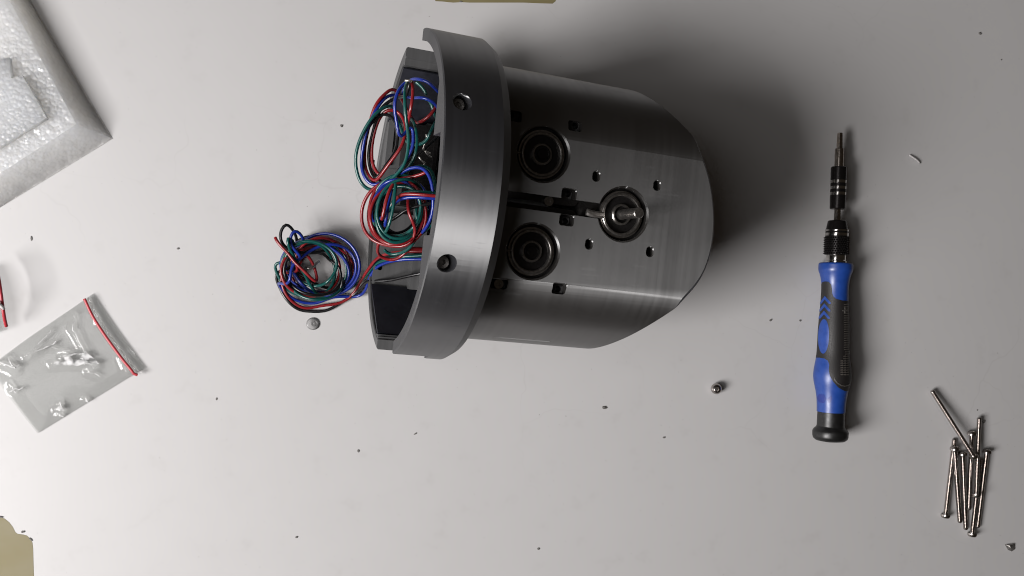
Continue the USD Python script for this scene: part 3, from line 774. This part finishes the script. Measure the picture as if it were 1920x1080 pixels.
# far sides close the block
far1 = tc + e1 * A; far2 = tc + e1 * A + e2 * B; far3 = tc + e2 * B
ft = [(far1, far2, far2 * [1, 1, 0], bc + b1 * A), (far2, far3, bc + b2 * B, far2 * [1, 1, 0])]
base_ = trimesh.Trimesh(np.array([bc, bc + b1 * A, far2 * [1, 1, 0], bc + b2 * B]) + [0, 0, 0.0003], np.array([(0, 1, 2), (0, 2, 3)]), process=False)
if base_.face_normals[0][2] > 0:
    base_.invert()
backs = [trimesh.Trimesh(np.array(x), np.array([(0, 1, 2), (0, 2, 3)]), process=False) for x in ft]
for q_ in backs:
    if q_.face_normals[0] @ (q_.vertices.mean(0) - (tc + far2) / 2) < 0:
        q_.invert()
obj('block', cat([top, fr, fl, base_] + backs), M['foam'], foam, 40)
pc = P(88, 221, FH + 0.003)
l1 = P(42, 141, FH + 0.003) - pc; L1 = np.linalg.norm(l1)
zt_ = FH + 0.003
pp = [P(88, 221, zt_), P(42, 141, zt_), P(22, 148, zt_), P(18, 108, zt_), P(-30, 118, zt_), P(-90, 150, zt_), P(-90, 328, zt_), P(0, 276, zt_)]
pad_c = CrossSection([np.array([p[:2] for p in (pp if Polygon([q_[:2] for q_ in pp]).exterior.is_ccw else pp[::-1])])])
pad = Manifold.extrude(pad_c, 0.008).translate([0, 0, FH - 0.004]).refine_to_length(0.004)
pm = tm(pad)
topv = pm.vertices[:, 2] > FH + 0.003
pm.vertices[topv, 2] += (meshkit.fbm(pm.vertices[topv] * 300, 3, 9) - 0.5) * 0.0008
obj('raised_pad', pm, M['foam'], foam, 50)

# ------------------------------------------------------------------ plastic bags
def film_sheet(corners_px, n, m, hfun, seed, z=0.0006):
    c = [P(u, v, 0) for u, v in corners_px]
    s, t = np.meshgrid(np.linspace(0, 1, n), np.linspace(0, 1, m), indexing='ij')
    pts = ((1 - s) * (1 - t))[..., None] * c[0] + (s * (1 - t))[..., None] * c[1] + (s * t)[..., None] * c[2] + ((1 - s) * t)[..., None] * c[3]
    wob = (meshkit.noise(pts * 28, seed + 20) - 0.5)[..., None] * (c[1] - c[0]) * 0.03 + (meshkit.noise(pts * 31, seed + 21) - 0.5)[..., None] * (c[3] - c[0]) * 0.03
    pts = pts + wob
    pts[..., 2] = z + hfun(s, t, pts)
    f = []
    for i in range(n - 1):
        for j in range(m - 1):
            a = i * m + j
            f += [(a, a + m, a + m + 1), (a, a + m + 1, a + 1)]
    g = trimesh.Trimesh(pts.reshape(-1, 3), np.array(f), process=False)
    if g.face_normals[:, 2].mean() < 0:
        g.invert()
    return g, pts


def px_of(p):
    d = p - CAM
    w = -(d @ BACK)
    return 960 + (d @ RIGHT) / w / TANH * 1920, 540 - (d @ UP) / w / TANH * 1920


def seg_ridge(pts, a, b, width, height):
    """Height of a soft fold along the line from pixel a to pixel b on the table."""
    A_, B_ = P(*a, 0)[:2], P(*b, 0)[:2]
    d = B_ - A_; L = np.linalg.norm(d); d /= L
    r = pts[..., :2] - A_
    al = np.clip(r @ d, 0, L)
    dist = np.linalg.norm(r - al[..., None] * d, axis=-1)
    return height * np.exp(-(dist / width) ** 1.5)


FOLDS = [((139, 590), (137, 618), 2.2, 1.6), ((137, 618), (175, 690), 2.6, 2.6), ((175, 690), (185, 680), 2.5, 2.0), ((95, 622), (50, 668), 2.4, 2.2), ((105, 640), (62, 664), 2.4, 1.8), ((95, 650), (130, 659), 2.2, 1.6),
         ((100, 681), (180, 682), 5.0, 3.0), ((118, 668), (160, 662), 4.0, 2.4), ((0, 680), (28, 690), 3.0, 3.0), ((15, 672), (28, 690), 3.0, 2.6), ((28, 690), (36, 684), 2.5, 2.0), ((178, 590), (183, 606), 2.0, 1.4), ((163, 697), (185, 704), 2.0, 1.4),
         ((225, 670), (236, 696), 2.2, 1.2), ((105, 766), (120, 770), 2.4, 1.8), ((112, 755), (118, 776), 2.2, 1.4), ((16, 735), (42, 727), 2.2, 1.4), ((158, 748), (166, 754), 2.0, 1.6), ((110, 778), (118, 782), 2.5, 1.4), ((245, 655), (251, 664), 2.0, 1.6), ((20, 720), (28, 735), 2.0, 1.2)]


def bag_h(s, t, pts):
    edge = np.minimum(np.minimum(s, 1 - s), np.minimum(t, 1 - t))
    w = np.clip(edge / 0.12, 0, 1)
    h = 0.0013 * w * meshkit.noise(pts * 16, 31) + 0.0004 * w * meshkit.noise(pts * 60, 32)
    for a, b, wd, ht in FOLDS:
        h = h + seg_ridge(pts, a, b, min(wd, 2.6) * 0.0006, ht * 0.0005) * np.clip(edge / 0.03, 0.2, 1)
    return h


bag = thing('zip_bag', 'empty crumpled clear plastic zip bag with a red seal strip, lying at the left', 'plastic bag')
BC = [(172, 552), (272, 690), (74, 812), (-22, 688)]
g, bp = film_sheet(BC, 170, 190, bag_h, 1, 0.0011)
obj('top_film', g, M['film'], bag, True)
g2, _ = film_sheet(BC, 24, 24, lambda s, t, p: 0.0003 * meshkit.noise(p * 40, 8), 1, 0.0004)
obj('bottom_film', g2, M['film'], bag, True)
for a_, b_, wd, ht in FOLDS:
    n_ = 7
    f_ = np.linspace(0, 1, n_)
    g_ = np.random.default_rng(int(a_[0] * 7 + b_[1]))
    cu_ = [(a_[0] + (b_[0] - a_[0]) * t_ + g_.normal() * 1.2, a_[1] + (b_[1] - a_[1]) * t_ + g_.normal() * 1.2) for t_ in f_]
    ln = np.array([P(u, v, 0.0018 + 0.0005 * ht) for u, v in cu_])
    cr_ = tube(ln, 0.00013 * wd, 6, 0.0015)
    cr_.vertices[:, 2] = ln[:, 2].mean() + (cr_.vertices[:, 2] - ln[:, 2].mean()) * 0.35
    obj('crease_glint', cr_, M['crease_glint'], bag, True)  # pale strand painted along the fold as its highlight
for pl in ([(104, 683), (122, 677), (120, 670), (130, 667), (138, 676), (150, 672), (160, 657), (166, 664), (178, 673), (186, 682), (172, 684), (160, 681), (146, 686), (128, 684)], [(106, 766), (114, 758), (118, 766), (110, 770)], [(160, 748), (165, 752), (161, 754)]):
    obj('crease_glint', sheet(pl, 0.0002, 0.0034), M['crease_glint'], bag, 40)  # pale sheets cut in the shape of bright reflections
seal = [(158, 560), (164, 573), (172, 590), (184, 610), (196, 628), (208, 645), (222, 664), (236, 682), (248, 697), (252, 702), (258, 703)]
sp = np.array([P(u, v, 0.0042) for u, v in seal])
st = tube(sp, 0.0008, 8, 0.002)
st.vertices[:, 2] = 0.0042 + (st.vertices[:, 2] - 0.0042) * 0.6
obj('red_seal', st, M['seal'], bag, True)
obj('seal_rib', tube(sp + [0.0016, 0.0009, -0.0006], 0.0005, 6, 0.002), M['film'], bag, True)

bag2 = thing('zip_bag', 'clear plastic zip bag with an upright red seal, cut off by the left edge', 'plastic bag')
BC2 = [(-10, 500), (14, 618), (-190, 690), (-200, 540)]


def bag2_h(s, t, pts):
    return 0.006 * np.clip(1 - np.abs(t - 0.25) / 0.5, 0, 1) * np.sin(np.pi * np.clip(s, 0, 1)) + 0.003 * meshkit.noise(pts * 40, 44)


g, _ = film_sheet(BC2, 60, 60, bag2_h, 4, 0.004)
obj('top_film', g, M['film'], bag2, True)
g, _ = film_sheet(BC2, 16, 16, lambda s, t, p: 0.0003 * meshkit.noise(p * 40, 9), 4, 0.0004)
obj('bottom_film', g, M['film'], bag2, True)
s2 = np.array([P(u, v, z) for u, v, z in ((-14, 490, .012), (-4, 515, .014), (0, 538, .015), (3, 560, .015), (5, 575, .014), (7, 588, .013), (9, 600, .011), (12, 612, .009))])
st2 = tube(s2, 0.00085, 8, 0.002)
obj('red_seal', st2, M['seal'], bag2, True)
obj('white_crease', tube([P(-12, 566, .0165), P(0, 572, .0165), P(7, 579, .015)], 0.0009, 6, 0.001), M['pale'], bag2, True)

# ------------------------------------------------------------------ small things on the table
bump_ = Manifold.sphere(3.6, 48).scale([1, 0.95, 0.22]).translate([0, 0, 0.4]) ^ box(-6, 6, -6, 6, 0.05, 5)
bump_ = bump_ - (Manifold.cylinder(2, 1.4, 1.6, 32) - Manifold.cylinder(2, 0.6, 0.5, 24)).translate([-0.5, -0.3, 0.75])
bm = tm(bump_); bm.apply_scale(MM); bm.vertices += P(587, 607, 0)
tag(obj('clear_bumper', bm, M['clear'], smooth=40), 'small clear round plastic bumper below the wire coil on the table', 'bumper')


def lump(u, v, w, h, seed, m, label, ht=0.5, category='crumb', rot=0.0, group='specks of debris on the table'):
    g = np.random.default_rng(seed)
    t = trimesh.creation.icosphere(1, 1.0)
    t.vertices *= (0.7 + 0.6 * g.random((len(t.vertices), 1)))
    k = 0.00014
    t.vertices *= [w * k, h * k, ht * min(w, h) * k]
    c, s = math.cos(rot), math.sin(rot)
    t.vertices = t.vertices @ np.array([[c, s, 0], [-s, c, 0], [0, 0, 1]])
    t.vertices[:, 2] -= t.vertices[:, 2].min()
    t.vertices += P(u, v, 0.0) + np.array([0, 0, 0.00002])
    tag(obj(category if category != 'crumb' else 'debris_crumb', t, M[m], smooth=False), label, category, group)


lump(1836, 63, 6, 6, 1, 'crumb', 'dark crumb near the upper right corner of the table', 0.6)
lump(1877, 112, 3, 3, 2, 'crumb', 'faint tiny crumb below the one in the upper right corner')
lump(1133, 764, 10, 6, 3, 'crumb', 'dark crumb on bare table below the dome of the housing', 0.6)
lump(1445, 600, 8, 4, 4, 'crumb', 'dark crumb on the table left of the screwdriver chevrons', 0.4, rot=0.5)
lump(1500, 601, 5, 4, 5, 'crumb', 'small crumb just left of the screwdriver grip', 0.4)
lump(672, 845, 4, 6, 6, 'crumb', 'tiny dark crumb on the empty table below the housing opening', 0.4)
lump(779, 813, 7, 3, 7, 'crumb', 'thin dark crumb right of the tiny one on the empty lower table', 0.4, rot=0.4)
lump(1245, 820, 6, 4, 8, 'crumb', 'pale grey crumb on the lower table left of the screwdriver cap', 0.4)
lump(640, 236, 5, 5, 9, 'crumb', 'tiny crumb on the table left of the hanging wire loop', 0.4)
lump(59, 447, 3, 8, 10, 'crumb', 'thin crumb on the table below the foam block', 0.4)
lump(556, 1007, 5, 4, 11, 'crumb', 'tiny crumb at the bottom of the table, lower left half', 0.4)
lump(1009, 1029, 5, 5, 12, 'crumb', 'tiny crumb at the bottom middle of the table', 0.4)
lump(43, 997, 6, 4, 13, 'crumb', 'dark crumb just above the torn tape corner', 0.5)
lump(58, 1011, 8, 3, 14, 'crumb', 'dark sliver lying on the edge of the torn tape', 0.5, rot=-0.8)
lump(1, 969, 10, 3, 15, 'crumb', 'dark sliver at the left edge on top of the yellow tape', 0.5, rot=-0.2)
lump(864, 3, 6, 3, 16, 'crumb', 'dark crumb on the yellow tape strip at the top', 0.5)
lump(1843, 790, 7, 8, 17, 'crumb', 'dark crumb beside the tip of the upright screw in the pile', 0.6)
lump(1832, 769, 3, 3, 18, 'crumb', 'faint speck above the pile of long screws', 0.5)
lump(334, 466, 4, 4, 19, 'crumb', 'faint speck on the bright table left of the wire coil', 0.4)
lump(406, 748, 3, 6, 20, 'crumb', 'faint speck right of the zip bag', 0.4)
tag(obj('plastic_shaving', tube([P(1705, 291, .0012), P(1710, 294, .0018), P(1716, 298, .002), P(1722, 303, .0016), P(1724, 306, .0008)], 0.0006, 6, 0.0005), M['pale'], smooth=True), 'curled pale plastic shaving on the table right of the screwdriver bit', 'shaving')
fv = np.array([P(1885, 1021, .0006), P(1893, 1023, .0028), P(1902, 1020, .0012), P(1903, 1030, .0006), P(1897, 1034, .0004), P(1890, 1031, .0003), P(1895, 1027, .0034)])
fm_ = trimesh.convex.convex_hull(np.vstack([fv, fv * [1, 1, 0] + [0, 0, 0.0001]]))
tag(obj('metal_flake', fm_, M['flake'], smooth=False), 'small angular grey metal flake in the lower right corner', 'metal flake')
